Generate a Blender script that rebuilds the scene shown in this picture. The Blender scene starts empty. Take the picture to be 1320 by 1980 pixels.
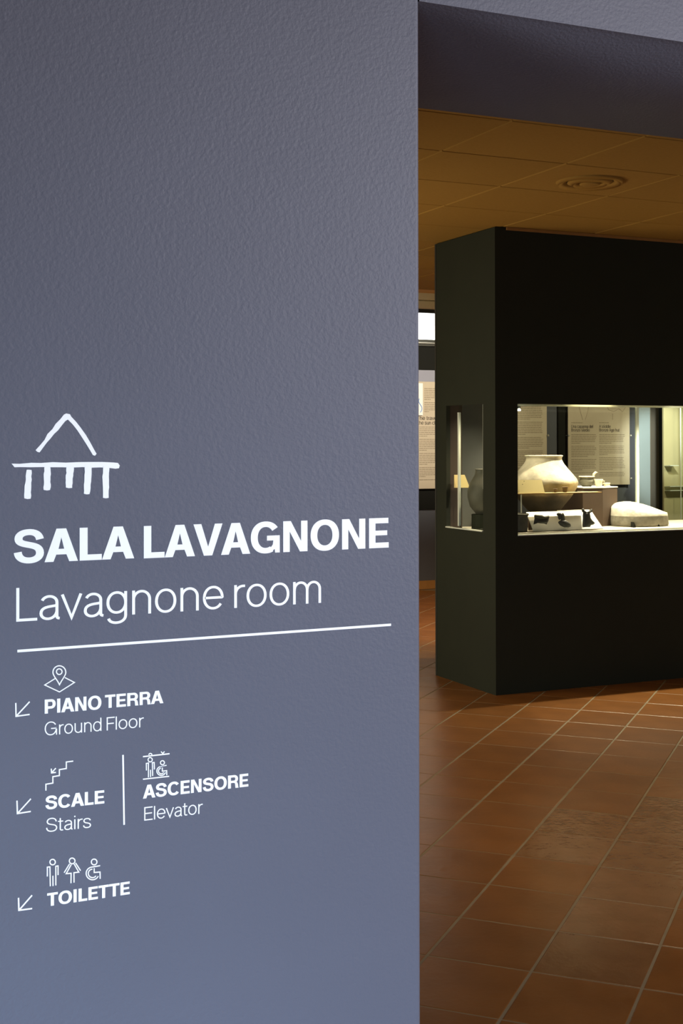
import bpy, math, random
from mathutils import Vector, Matrix
random.seed(7)
sc = bpy.context.scene
col = sc.collection

# ------------------------------------------------------------------ camera
F_PX = 2520.05                      # focal length in pixels of a 1320 px wide frame
R_ROWS = ((0.91186412, -0.41048985, -0.00138609),
          (0.00235473, 0.00860736, -0.99996018),
          (0.41048543, 0.91182454, 0.00881534))
EYE = Vector((0, 0, 1.55))
RX, RY, RZ = (Vector(r) for r in R_ROWS)
cam_d = bpy.data.cameras.new('camera')
cam = bpy.data.objects.new('camera', cam_d)
col.objects.link(cam)
cam_d.sensor_fit = 'HORIZONTAL'
cam_d.sensor_width = 36
cam_d.lens = 36 * F_PX / 1320
cam_d.shift_y = -156.61 / 1320
cam_d.clip_start = 0.05
cam.matrix_world = Matrix(((RX.x, -RY.x, -RZ.x, EYE.x), (RX.y, -RY.y, -RZ.y, EYE.y),
                           (RX.z, -RY.z, -RZ.z, EYE.z), (0, 0, 0, 1)))
sc.camera = cam

# ------------------------------------------------------------------ world, lights, exposure
sc.view_settings.view_transform = 'Standard'
sc.view_settings.look = 'None'
sc.view_settings.gamma = 1
sc.view_settings.use_curve_mapping = False
sc.view_settings.exposure = 0.0
w = bpy.data.worlds.new('world'); sc.world = w; w.use_nodes = True
w.node_tree.nodes['Background'].inputs[0].default_value = (0.6, 0.65, 0.8, 1)
w.node_tree.nodes['Background'].inputs[1].default_value = 0.02

def area(name, loc, tgt, sx, sy, power, color, spread=180):
    d = bpy.data.lights.new(name, 'AREA'); d.shape = 'RECTANGLE'; d.size = sx; d.size_y = sy
    d.energy = power; d.color = color; d.spread = math.radians(spread)
    o = bpy.data.objects.new(name, d); col.objects.link(o); o.location = loc
    o.rotation_euler = (Vector(tgt) - Vector(loc)).to_track_quat('-Z', 'Y').to_euler()
    return o

def spot(name, loc, tgt, power, color, angle=60, blend=0.5, size=0.02):
    d = bpy.data.lights.new(name, 'SPOT'); d.energy = power; d.color = color
    d.spot_size = math.radians(angle); d.spot_blend = blend; d.shadow_soft_size = size
    o = bpy.data.objects.new(name, d); col.objects.link(o); o.location = loc
    o.rotation_euler = (Vector(tgt) - Vector(loc)).to_track_quat('-Z', 'Y').to_euler()
    return o

# corridor: neutral light from the right of the opening, added cool fill low on the left
area('corridor_light', (2.9, -0.6, 2.15), (0.0, 0.1, 1.55), 1.2, 1.2, 126, (1.0, 0.97, 1.0))
area('corridor_cool_fill', (-0.8, -0.9, 0.2), (0.5, 1.7, 0.2), 1.4, 0.6, 30, (0.52, 0.74, 1.0), 75)
# showcase lamps in the head of the case
for i, (x, pw) in enumerate(((4.40, 16), (4.95, 78), (5.55, 115), (6.15, 45))):
    spot('case_lamp_light', (x, 7.16, 1.925), (x - 0.02, 7.22, 1.0), pw, (1.0, 0.89, 0.66), 120, 0.6, 0.02)
# added spots strengthen these lamps' spill through the openings onto the tiles
spot('case_spill_light', (4.9, 7.165, 1.92), (4.8, 5.9, 0.0), 14, (1.0, 0.80, 0.48), 95, 0.5, 0.02)
spot('case_spill_light', (5.9, 7.165, 1.92), (5.6, 5.9, 0.0), 22, (1.0, 0.80, 0.48), 95, 0.5, 0.02)
spot('case_spill_light', (4.47, 7.28, 1.92), (3.6, 6.9, 0.0), 26, (1.0, 0.80, 0.50), 80, 0.5, 0.02)
# warm spots further back in the room
spot('room_spot_light', (6.2, 9.4, 2.75), (6.45, 12.2, 2.0), 400, (1.0, 0.90, 0.72), 50, 0.8, 0.05)
spot('room_spot_light', (8.3, 9.6, 2.8), (8.5, 12.2, 1.5), 170, (1.0, 0.86, 0.62), 60, 0.8, 0.05)
spot('room_spot_light', (5.6, 8.6, 2.8), (5.9, 9.9, 0.0), 420, (1.0, 0.72, 0.45), 75, 0.9, 0.05)
# added fills with no visible source
spot('room_spot_light', (8.5, 10.5, 2.3), (9.46, 12.2, 1.35), 200, (0.95, 0.97, 1.0), 34, 0.8, 0.05)  # extra spot to brighten the pale wall strips
area('room_fill_light', (9.5, 5.2, 0.7), (4.5, 5.0, 2.6), 2.0, 1.0, 18, (1.0, 0.72, 0.38))  # added uplight to warm the ceiling
area('room_fill_light', (1.2, 7.2, 1.2), (4.1, 7.2, 1.4), 1.6, 1.0, 56, (1.0, 0.88, 0.64))  # added fill for the cabinet's side face
spot('floor_fill_light', (3.3, 4.0, 2.84), (3.5, 4.4, 0.0), 110, (1.0, 0.80, 0.52), 95, 0.9, 0.15)  # added from above to lift the dark floor

# ------------------------------------------------------------------ helpers
def ray(px, py):
    return RX * ((px - 660) / F_PX) + RY * ((py - 833.39) / F_PX) + RZ
def PY(px, py, Y):
    d = ray(px, py); return EYE + d * (Y / d.y)
def PZ(px, py, Z):
    d = ray(px, py); return EYE + d * ((Z - EYE.z) / d.z)
def pix(p):
    q = Vector(p) - EYE; z = RZ.dot(q)
    if z < 0.1: return None
    return (660 + F_PX * RX.dot(q) / z, 833.39 + F_PX * RY.dot(q) / z)

def mat(name, color, rough=0.6, metal=0.0, noise=None, bump=None, spec=0.5, emit=None, rnd=0.0, noise_scale=20):
    m = bpy.data.materials.new(name); m.use_nodes = True
    nt = m.node_tree; n = nt.nodes; l = nt.links
    b = n['Principled BSDF']
    b.inputs['Base Color'].default_value = (*color, 1)
    b.inputs['Roughness'].default_value = rough
    b.inputs['Metallic'].default_value = metal
    b.inputs['Specular IOR Level'].default_value = spec
    tc = n.new('ShaderNodeTexCoord')
    if noise is not None:
        nz = n.new('ShaderNodeTexNoise'); nz.inputs['Scale'].default_value = noise_scale
        nz.inputs['Detail'].default_value = 5
        l.new(tc.outputs['Object'], nz.inputs['Vector'])
        r = n.new('ShaderNodeValToRGB')
        r.color_ramp.elements[0].position = 0.3; r.color_ramp.elements[1].position = 0.7
        r.color_ramp.elements[0].color = (*noise, 1); r.color_ramp.elements[1].color = (*color, 1)
        l.new(nz.outputs['Fac'], r.inputs[0])
        src = r.outputs[0]
    else:
        src = None
    if rnd:
        oi = n.new('ShaderNodeObjectInfo')
        mr = n.new('ShaderNodeMapRange'); mr.inputs['To Min'].default_value = 1 - rnd; mr.inputs['To Max'].default_value = 1 + rnd
        l.new(oi.outputs['Random'], mr.inputs['Value'])
        hs = n.new('ShaderNodeHueSaturation')
        hs.inputs['Color'].default_value = (*color, 1)
        if src: l.new(src, hs.inputs['Color'])
        l.new(mr.outputs[0], hs.inputs['Value'])
        src = hs.outputs[0]
    if src: l.new(src, b.inputs['Base Color'])
    if bump:
        sc_, st, dist = bump
        bz = n.new('ShaderNodeTexNoise'); bz.inputs['Scale'].default_value = sc_; bz.inputs['Detail'].default_value = 4
        l.new(tc.outputs['Object'], bz.inputs['Vector'])
        bp = n.new('ShaderNodeBump'); bp.inputs['Strength'].default_value = st; bp.inputs['Distance'].default_value = dist
        l.new(bz.outputs['Fac'], bp.inputs['Height']); l.new(bp.outputs[0], b.inputs['Normal'])
    if emit:
        b.inputs['Emission Color'].default_value = (*emit[0], 1); b.inputs['Emission Strength'].default_value = emit[1]
    return m

def glass_mat(name, tint, refl=0.35):
    m = bpy.data.materials.new(name); m.use_nodes = True
    nt = m.node_tree; n = nt.nodes; l = nt.links
    n.remove(n['Principled BSDF'])
    tr = n.new('ShaderNodeBsdfTransparent'); tr.inputs[0].default_value = (*tint, 1)
    gl = n.new('ShaderNodeBsdfGlossy'); gl.inputs['Roughness'].default_value = 0.03
    lw = n.new('ShaderNodeFresnel'); lw.inputs['IOR'].default_value = 1.45
    mx = n.new('ShaderNodeMixShader')
    ge = n.new('ShaderNodeNewGeometry'); iv = n.new('ShaderNodeMath'); iv.operation = 'SUBTRACT'; iv.inputs[0].default_value = 1
    mu = n.new('ShaderNodeMath'); mu.operation = 'MULTIPLY'
    l.new(ge.outputs['Backfacing'], iv.inputs[1]); l.new(lw.outputs[0], mu.inputs[0]); l.new(iv.outputs[0], mu.inputs[1])
    l.new(mu.outputs[0], mx.inputs[0]); l.new(tr.outputs[0], mx.inputs[1]); l.new(gl.outputs[0], mx.inputs[2])
    l.new(mx.outputs[0], n['Material Output'].inputs[0])
    return m

M = {}
M['wall'] = mat('blue_grey_paint', (0.107, 0.110, 0.143), 0.55, noise=(0.100, 0.103, 0.134), noise_scale=3, bump=(190, 0.5, 0.0018), spec=0.3)
M['vinyl'] = mat('white_vinyl', (0.93, 0.93, 0.93), 0.5)
M['room_wall'] = mat('dark_room_paint', (0.055, 0.053, 0.05), 0.8)
M['far_wall'] = mat('slate_paint', (0.098, 0.103, 0.120), 0.8, noise=(0.088, 0.092, 0.108), noise_scale=2)
M['black'] = mat('black_paint', (0.008, 0.008, 0.006), 0.8, spec=0.2)
M['cab'] = mat('charcoal_cabinet_paint', (0.022, 0.025, 0.015), 0.75, noise=(0.020, 0.023, 0.014), noise_scale=6, spec=0.25)
M['cab_in'] = mat('brown_lining', (0.05, 0.034, 0.023), 0.7)
M['tile'] = mat('terracotta', (0.270, 0.103, 0.024), 0.31, noise=(0.205, 0.076, 0.017), noise_scale=5, bump=(28, 0.25, 0.004), rnd=0.09, spec=0.45)
M['tile_sheen'] = mat('sheen_terracotta', (0.262, 0.112, 0.036), 0.27, noise=(0.200, 0.080, 0.022), noise_scale=9, bump=(34, 0.45, 0.004), rnd=0.08, spec=1.0)  # glossier, greyer copy imitating the sheen patch on the floor
M['grout'] = mat('grout', (0.29, 0.225, 0.14), 0.7, noise=(0.23, 0.175, 0.105), noise_scale=12)
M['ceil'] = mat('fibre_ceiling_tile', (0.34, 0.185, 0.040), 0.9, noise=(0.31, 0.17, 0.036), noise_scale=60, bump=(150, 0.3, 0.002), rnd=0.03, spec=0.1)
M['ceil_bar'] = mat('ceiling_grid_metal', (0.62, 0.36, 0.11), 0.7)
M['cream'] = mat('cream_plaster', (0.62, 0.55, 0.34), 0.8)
M['tan_wood'] = mat('tan_wood', (0.42, 0.20, 0.05), 0.6, noise=(0.36, 0.17, 0.04), noise_scale=14)
M['steel'] = mat('brushed_steel', (0.75, 0.74, 0.68), 0.35, 0.9)
M['dark_steel'] = mat('dark_frame', (0.06, 0.06, 0.05), 0.5, 0.3)
M['edge'] = mat('glass_edge', (0.72, 0.76, 0.66), 0.35)
M['deck'] = mat('pale_deck', (0.52, 0.47, 0.38), 0.6)
M['poster'] = mat('beige_poster', (0.58, 0.49, 0.36), 0.7, noise=(0.53, 0.45, 0.33), noise_scale=4)
M['ink'] = mat('print_ink', (0.10, 0.08, 0.06), 0.8)
M['ink_mid'] = mat('print_ink_mid', (0.27, 0.22, 0.15), 0.8)
M['ink_soft'] = mat('print_ink_soft', (0.33, 0.26, 0.18), 0.8)
M['white_print'] = mat('white_print', (0.85, 0.85, 0.82), 0.6)
M['blue_print'] = mat('blue_print', (0.15, 0.3, 0.65), 0.6)
M['grey_lining'] = mat('grey_lining', (0.11, 0.11, 0.10), 0.7)
M['plinth'] = mat('brown_plinth', (0.078, 0.046, 0.027), 0.7, noise=(0.068, 0.040, 0.023), noise_scale=10)
M['board'] = mat('white_board', (0.80, 0.78, 0.70), 0.6)
M['plaque'] = mat('tan_plaque', (0.50, 0.40, 0.17), 0.7)
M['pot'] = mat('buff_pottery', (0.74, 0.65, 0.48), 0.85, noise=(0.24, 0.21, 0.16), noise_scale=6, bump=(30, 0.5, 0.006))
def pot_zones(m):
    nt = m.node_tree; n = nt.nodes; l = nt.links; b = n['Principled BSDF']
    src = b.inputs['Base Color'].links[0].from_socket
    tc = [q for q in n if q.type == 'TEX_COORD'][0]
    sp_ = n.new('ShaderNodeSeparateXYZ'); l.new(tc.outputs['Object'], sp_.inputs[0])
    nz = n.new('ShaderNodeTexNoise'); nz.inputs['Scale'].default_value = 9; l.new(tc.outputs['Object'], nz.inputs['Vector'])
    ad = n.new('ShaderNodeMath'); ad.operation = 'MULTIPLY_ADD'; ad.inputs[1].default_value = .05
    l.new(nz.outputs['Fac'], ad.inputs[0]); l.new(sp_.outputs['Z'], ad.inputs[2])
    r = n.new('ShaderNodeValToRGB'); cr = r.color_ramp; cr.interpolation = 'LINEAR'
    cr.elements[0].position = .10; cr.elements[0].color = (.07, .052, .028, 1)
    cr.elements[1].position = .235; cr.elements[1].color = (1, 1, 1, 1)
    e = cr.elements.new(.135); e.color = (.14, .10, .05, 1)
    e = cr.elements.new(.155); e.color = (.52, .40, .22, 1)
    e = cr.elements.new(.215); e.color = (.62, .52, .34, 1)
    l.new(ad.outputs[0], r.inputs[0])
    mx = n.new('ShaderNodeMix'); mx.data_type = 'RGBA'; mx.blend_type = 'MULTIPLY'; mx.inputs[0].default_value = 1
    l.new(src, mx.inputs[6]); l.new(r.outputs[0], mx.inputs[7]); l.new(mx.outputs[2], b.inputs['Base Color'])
pot_zones(M['pot'])   # shade below the belly painted in: dark foot, ochre belly, pale shoulder
M['buff'] = mat('pale_pottery', (0.62, 0.52, 0.36), 0.85, noise=(0.45, 0.36, 0.24), noise_scale=25, bump=(60, 0.4, 0.003))
M['dark_pot'] = mat('dark_pottery', (0.045, 0.040, 0.036), 0.55, noise=(0.025, 0.022, 0.02), noise_scale=40, bump=(70, 0.5, 0.003))
M['jar'] = mat('grey_pottery', (0.13, 0.125, 0.10), 0.6, noise=(0.08, 0.075, 0.06), noise_scale=12)
M['olive_pot'] = mat('olive_pottery', (0.09, 0.08, 0.05), 0.7, noise=(0.05, 0.045, 0.028), noise_scale=30, bump=(60, 0.4, 0.003))
M['brown_pot'] = mat('brown_pottery', (0.12, 0.07, 0.03), 0.8)
M['stone'] = mat('pale_stone', (0.66, 0.62, 0.53), 0.9, noise=(0.46, 0.43, 0.36), noise_scale=18, bump=(40, 0.7, 0.006))
M['stone_side'] = mat('shaded_stone_edge', (0.26, 0.24, 0.19), 0.9, noise=(0.16, 0.145, 0.11), noise_scale=22, bump=(45, 0.8, 0.006))  # shade on the stone's side painted as a darker copy
M['lavender'] = mat('lavender_grey_board', (0.30, 0.30, 0.36), 0.8)
M['window_glow'] = mat('lit_window', (1, 1, 1), 0.5, emit=((1.0, 1.0, 0.97), 3.0))
M['lamp_glow'] = mat('lamp_face', (1, 1, 1), 0.5, emit=((1.0, 0.95, 0.8), 6.0))
M['glass'] = glass_mat('clear_glass', (0.95, 0.97, 0.94))
fr = M['frosted'] = mat('frosted_strip', (0.8, 0.82, 0.74), 0.5)
tl = fr.node_tree.nodes.new('ShaderNodeBsdfTranslucent'); tl.inputs[0].default_value = (0.8, 0.82, 0.74, 1)
ms = fr.node_tree.nodes.new('ShaderNodeMixShader'); ms.inputs[0].default_value = 0.8
fr.node_tree.links.new(fr.node_tree.nodes['Principled BSDF'].outputs[0], ms.inputs[1])
fr.node_tree.links.new(tl.outputs[0], ms.inputs[2]); fr.node_tree.links.new(ms.outputs[0], fr.node_tree.nodes['Material Output'].inputs[0])
M['pale_blue'] = mat('pale_blue_paint', (0.44, 0.53, 0.56), 0.7)
M['taupe'] = mat('taupe_paint', (0.20, 0.17, 0.13), 0.7)
M['olive'] = mat('olive_panel', (0.45, 0.40, 0.22), 0.5, noise=(0.39, 0.35, 0.19), noise_scale=3)

def link(name, verts, faces, m, parent=None, smooth=False, loc=None):
    me = bpy.data.meshes.new(name); me.from_pydata([tuple(v) for v in verts], [], faces); me.validate(); me.update()
    me.materials.append(m)
    if smooth: me.shade_smooth()
    o = bpy.data.objects.new(name, me); col.objects.link(o)
    if parent: o.parent = parent
    if loc: o.location = loc
    return o

def tag(o, label=None, cat=None, group=None, kind=None):
    if label: o['label'] = label
    if cat: o['category'] = cat
    if group: o['group'] = group
    if kind: o['kind'] = kind
    return o

def empty(name, loc, label=None, cat=None, group=None, kind=None, rz=0):
    o = bpy.data.objects.new(name, None); col.objects.link(o); o.location = loc; o.rotation_euler = (0, 0, rz)
    o.empty_display_size = 0.05
    return tag(o, label, cat, group, kind)

class MB:
    def __init__(s): s.v = []; s.f = []
    def box(s, a, b):
        x0, y0, z0 = a; x1, y1, z1 = b; k = len(s.v)
        s.v += [(x0,y0,z0),(x1,y0,z0),(x1,y1,z0),(x0,y1,z0),(x0,y0,z1),(x1,y0,z1),(x1,y1,z1),(x0,y1,z1)]
        s.f += [tuple(k+i for i in q) for q in ((0,3,2,1),(4,5,6,7),(0,1,5,4),(1,2,6,5),(2,3,7,6),(3,0,4,7))]
        return s
    def bbox(s, a, b, r=0.003):
        """box with chamfered edges"""
        x0, y0, z0 = a; x1, y1, z1 = b; k = len(s.v)
        for z, i in ((z0, r), (z0 + r, 0), (z1 - r, 0), (z1, r)):
            xa, xb, ya, yb = x0 + i, x1 - i, y0 + i, y1 - i
            s.v += [(xa+ (r if not i else 0), ya, z), (xb-(r if not i else 0), ya, z), (xb, ya+(r if not i else 0), z), (xb, yb-(r if not i else 0), z),
                    (xb-(r if not i else 0), yb, z), (xa+(r if not i else 0), yb, z), (xa, yb-(r if not i else 0), z), (xa, ya+(r if not i else 0), z)]
        for j in range(3):
            for q in range(8):
                a_, b_ = k+8*j+q, k+8*j+(q+1) % 8
                s.f.append((a_, b_, b_+8, a_+8))
        s.f.append(tuple(k+i for i in range(7, -1, -1))); s.f.append(tuple(k+24+i for i in range(8)))
        return s
    def prism(s, poly, z0, z1):
        k = len(s.v); n = len(poly)
        s.v += [(x, y, z0) for x, y in poly] + [(x, y, z1) for x, y in poly]
        s.f.append(tuple(k+i for i in range(n-1, -1, -1))); s.f.append(tuple(k+n+i for i in range(n)))
        for i in range(n): s.f.append((k+i, k+(i+1) % n, k+n+(i+1) % n, k+n+i))
        return s
    def lathe(s, prof, c=(0,0,0), n=32, wob=0.0):
        k = len(s.v)
        for j, (r, z) in enumerate(prof):
            for i in range(n):
                a = 2*math.pi*i/n
                rr = r*(1 + wob*math.sin(3*a+1.3*j*0.2) + wob*0.6*math.sin(7*a+j*0.6))
                s.v.append((c[0]+rr*math.cos(a), c[1]+rr*math.sin(a), c[2]+z))
        for j in range(len(prof)-1):
            for i in range(n):
                a_, b_ = k+j*n+i, k+j*n+(i+1) % n
                s.f.append((a_, b_, b_+n, a_+n))
        s.f.append(tuple(k+i for i in range(n-1, -1, -1)))
        return s
    def tube(s, pts, r, n=8):
        k = len(s.v); P = [Vector(p) for p in pts]
        rr = r if isinstance(r, (list, tuple)) else [r]*len(P)
        for j, p in enumerate(P):
            t = (P[min(j+1, len(P)-1)] - P[max(j-1, 0)]).normalized()
            u = t.cross(Vector((0.1, 0.2, 1))).normalized(); v = t.cross(u)
            for i in range(n):
                a = 2*math.pi*i/n
                s.v.append(tuple(p + (u*math.cos(a)+v*math.sin(a))*rr[j]))
        for j in range(len(P)-1):
            for i in range(n):
                a_, b_ = k+j*n+i, k+j*n+(i+1) % n
                s.f.append((a_, b_, b_+n, a_+n))
        s.f.append(tuple(k+i for i in range(n-1, -1, -1))); s.f.append(tuple(k+(len(P)-1)*n+i for i in range(n)))
        return s
    def build(s, name, m, parent=None, smooth=False, loc=None): 
        return link(name, s.v, s.f, m, parent, smooth, loc)

# ------------------------------------------------------------------ setting: sign wall and lintel
WY, WB = 1.698, 2.243               # front and back plane of the sign wall
WX = 0.891                          # end of the wall at the opening
HZ = 2.20                           # underside of the lintel
TOP = 3.3
# wall body with a slightly rounded plaster arris at its free end
arc = [(WX-0.006+0.006*math.sin(t), WY+0.006-0.006*math.cos(t)) for t in (0, 0.4, 0.8, 1.2, math.pi/2)]
poly = [(-3.2, WY)] + arc + [(WX, WB), (-3.2, WB)]
wall = MB().prism(poly, 0, TOP).build('wall_front', M['wall']); tag(wall, 'blue-grey rough plaster wall carrying the white room sign', kind='structure')
# lintel over the opening: flat face, underside rolled, widening rightwards, to imitate a soft light gradient
lv, lf = [], []
xs = [WX + 0.0 + i*(4.2-WX)/40 for i in range(41)]
NS = 26
for x in xs:
    k = min(1.0, max(0.0, (x-WX)/0.45)); dip = 0.046*k; wd = 0.006 + 0.090*k
    lv.append((x, WY, TOP))
    for j in range(NS+1):
        t = j/NS; y = WY + (WB-WY)*(t**1.6)
        d = y-WY
        z = HZ - dip*(1-math.exp(-(d/wd)**1.3)) * (1-(d/(WB-WY))**1.5)
        lv.append((x, y, z))
    lv.append((x, WB, TOP))
W_ = NS+3
for i in range(40):
    for j in range(W_-1):
        a = i*W_+j; lf.append((a, a+1, a+1+W_, a+W_))
    lf.append((i*W_+W_-1, i*W_, (i+1)*W_, (i+1)*W_+W_-1))
lintel = link('lintel', lv, lf, M['wall'], wall, smooth=True)
lintel.data.polygons.foreach_set('use_smooth', [not (i % W_ in (0, W_-2, W_-1)) for i in range(len(lf))])
lintel.data.set_sharp_from_angle(angle=math.radians(50)) if hasattr(lintel.data, 'set_sharp_from_angle') else None
tag(MB().box((4.2, WY, 0), (5.0, WB, TOP)).build('jamb', M['wall'], wall))

# floor slab = grout bed, tiles sit in it
fl = MB().box((-3.3, -3.2, -0.12), (13.2, 12.4, -0.0011)).build('floor', M['grout']); tag(fl, 'terracotta tiled floor laid diagonally with pale joints', kind='structure')
TA = -0.810116; cs, sn = math.cos(TA), math.sin(TA)
SU, SV = 0.3209, 0.3418; U0, V0 = -0.603*1.55, 2.424*1.55
GU, GV = 0.0047, 0.0033             # half joint widths
def uv2w(u, v): return (cs*u - sn*v, sn*u + cs*v)
def tile_mesh(nm, m, seed):
    r = random.Random(seed)
    a, b = SU/2-GU, SV/2-GV; e = 0.0022
    pts = []
    for (sx, sy) in ((-1,-1),(1,-1),(1,1),(-1,1)):
        pts.append((sx*a + r.uniform(-.0008,.0008), sy*b + r.uniform(-.0006,.0006)))
    v = [(x, y, -0.006) for x, y in pts] + [(x, y, -0.0009) for x, y in pts]
    v += [(x*(1-e/a), y*(1-e/b), r.uniform(-.0003, .0002)) for x, y in pts]
    f = [(0,1,5,4),(1,2,6,5),(2,3,7,6),(3,0,4,7),(4,5,9,8),(5,6,10,9),(6,7,11,10),(7,4,8,11),(8,9,10,11)]
    me = bpy.data.meshes.new(nm); me.from_pydata(v, [], f); me.update(); me.materials.append(m); return me
tms = [tile_mesh('tile', M['tile'], s) for s in range(6)] + [tile_mesh('tile', M['tile_sheen'], 40+s) for s in range(3)]
cand = []
for i in range(-40, 45):
    for j in range(-30, 60):
        u, v = U0 + (i+.5)*SU, V0 + (j+.5)*SV
        x, y = uv2w(u, v)
        if not (-3.1 < x < 13 and -3.0 < y < 12.15): continue
        if 4.45 < x < 6.4 and 7.2 < y < 7.4: continue
        area_ = 0
        q = pix((x, y, 0))
        if q and 812 < q[0] < 1360 and q[1] < 2030 and y > WB:
            c4 = [pix((*uv2w(u+a*SU/2, v+b*SV/2), 0)) for a, b in ((-1,-1),(1,-1),(1,1),(-1,1))]
            if all(c4):
                area_ = abs(sum(c4[k][0]*c4[(k+1)%4][1]-c4[(k+1)%4][0]*c4[k][1] for k in range(4)))/2
            if q[0] > 845 and q[1] < 1290: area_ = 0
        cand.append((area_, i, j, u, v, x, y))
cand.sort(reverse=True)
rest = MB()
for n_, (ar, i, j, u, v, x, y) in enumerate(cand):
    if n_ < 290 and ar > 0:
        q = pix((x, y, 0))
        in_sheen = q[0] > 1090 and 1560 < q[1] < 1900 and x > 2.2  # tiles inside the imitated sheen patch
        me = random.choice(tms[6:]) if in_sheen else random.choice(tms[:6])
        o = bpy.data.objects.new('tile', me); col.objects.link(o); o.parent = fl
        o.location = (x, y, random.uniform(-.0003, .0003)); o.rotation_euler = (0, 0, TA)
    else:
        k = len(rest.v); src = tms[(i*7+j*3) % 6]
        for vt in src.vertices:
            rest.v.append((x + cs*vt.co.x - sn*vt.co.y, y + sn*vt.co.x + cs*vt.co.y, vt.co.z))
        for p in src.polygons: rest.f.append(tuple(k+a for a in p.vertices))
tag(rest.build('tiles_beyond', M['tile'], fl), kind='stuff')

# ceiling of the exhibition room
CZ = 2.88
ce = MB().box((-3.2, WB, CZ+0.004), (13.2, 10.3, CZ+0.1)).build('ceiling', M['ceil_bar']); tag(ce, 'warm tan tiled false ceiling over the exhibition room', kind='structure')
CX0, CSX, CY0, CSY = 2.848, 0.672, 4.612, 0.602
def ctile(seed):
    a, b, e = CSX/2-0.0045, CSY/2-0.0022, 0.004
    v = []
    for z, i in ((0.006, 0), (0.001, 0), (-0.003, e)):
        v += [(-a+i, -b+i, z), (a-i, -b+i, z), (a-i, b-i, z), (-a+i, b-i, z)]
    f = [(0,4,5,1),(1,5,6,2),(2,6,7,3),(3,7,4,0),(4,8,9,5),(5,9,10,6),(6,10,11,7),(7,11,8,4),(8,11,10,9)]
    me = bpy.data.meshes.new('ceiling_tile'); me.from_pydata(v, [], f); me.update(); me.materials.append(M['ceil']); return me
ctm = ctile(0)
for i in range(-5, 16):
    for j in range(-3, 9):
        x, y = CX0+(i+.5)*CSX, CY0+(j+.5)*CSY
        if y+CSY/2 > 10.3 or x > 12.6 or y-CSY/2 < WB: continue
        q = pix((x, y, CZ))
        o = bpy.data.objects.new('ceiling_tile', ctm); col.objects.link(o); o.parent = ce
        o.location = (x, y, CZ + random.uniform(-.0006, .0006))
# cream bulkhead where the false ceiling stops
bk = empty('trim_1', (6, 10.3, CZ), 'cream plaster cornice at the far end of the tiled ceiling', kind='structure')
MB().bbox((-3-6, 0, -0.055), (13.1-6, 0.10, 0.10), 0.01).build('cornice_upper', M['cream'], bk)
MB().bbox((-3-6, 0.03, -0.125), (13.1-6, 0.13, -0.058), 0.008).build('cornice_lower', M['cream'], bk)
# far part: higher ceiling and walls
tag(MB().box((-3.2, 10.42, 3.3), (13.2, 12.4, 3.4)).build('ceiling_far', M['room_wall']), kind='structure')
FY = 12.2
fw = MB().box((-3.2, FY, 0), (13.2, FY+0.15, 3.3)).build('wall_back', M['far_wall']); tag(fw, 'slate grey wall at the far end of the room', kind='structure')
tag(MB().box((13.0, -3.2, 0), (13.2, 12.2, 3.3)).build('wall_right', M['room_wall']), kind='structure')
tag(MB().box((-3.3, -3.2, 0), (-3.2, 12.35, 3.3)).build('wall_left', M['room_wall']), kind='structure')
tag(MB().box((-3.2, -3.3, 0), (13.2, -3.2, 3.3)).build('wall_rear', M['room_wall']), kind='structure')
tag(MB().box((-3.3, -3.3, TOP), (13.2, WB, TOP+0.1)).build('ceiling_corridor', M['room_wall']), kind='structure')
tag(MB().box((5.0, WY, 0), (13.0, WB, TOP)).build('wall_partition', M['room_wall']), kind='structure')
bb = MB().bbox((-3.1, FY-0.02, 0.0), (12.9, FY, 0.092), 0.004).build('baseboard_back', M['tan_wood']); tag(bb, 'tan wooden skirting along the far wall', kind='structure')

# lit window high on the far wall
p0, p1 = PY(800, 605, FY), PY(844, 658, FY)
wn = empty('window_1', (6.3, FY, 2.77), 'bright white lit window high on the far wall', kind='structure')
def R_(x0, z0, x1, z1, ya, yb, o=wn, org=(6.3, FY, 2.77)):
    return (x0-org[0], ya-org[1], z0-org[2]), (x1-org[0], yb-org[1], z1-org[2])
zt, zb = p0.z, p1.z
MB().box(*R_(5.6, zb, 6.60, zt, FY-0.012, FY-0.006)).build('pane', M['window_glow'], wn)
MB().bbox(*R_(5.5, zt, 6.66, zt+0.06, FY-0.05, FY-0.001)).build('window_frame', M['dark_steel'], wn)
MB().bbox(*R_(6.60, zb, 6.66, zt, FY-0.05, FY-0.001)).build('window_frame', M['dark_steel'], wn)
MB().bbox(*R_(5.5, zb-0.028, 6.66, zb, FY-0.05, FY-0.001)).build('window_frame', M['dark_steel'], wn)
MB().bbox(*R_(5.5, zb-0.045, 6.66, zb-0.030, FY-0.07, FY-0.001), 0.002).build('window_sill', M['steel'], wn)
MB().bbox(*R_(5.5, zb-0.070, 6.66, zb-0.047, FY-0.05, FY-0.001)).build('window_frame', M['dark_steel'], wn)
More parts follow.
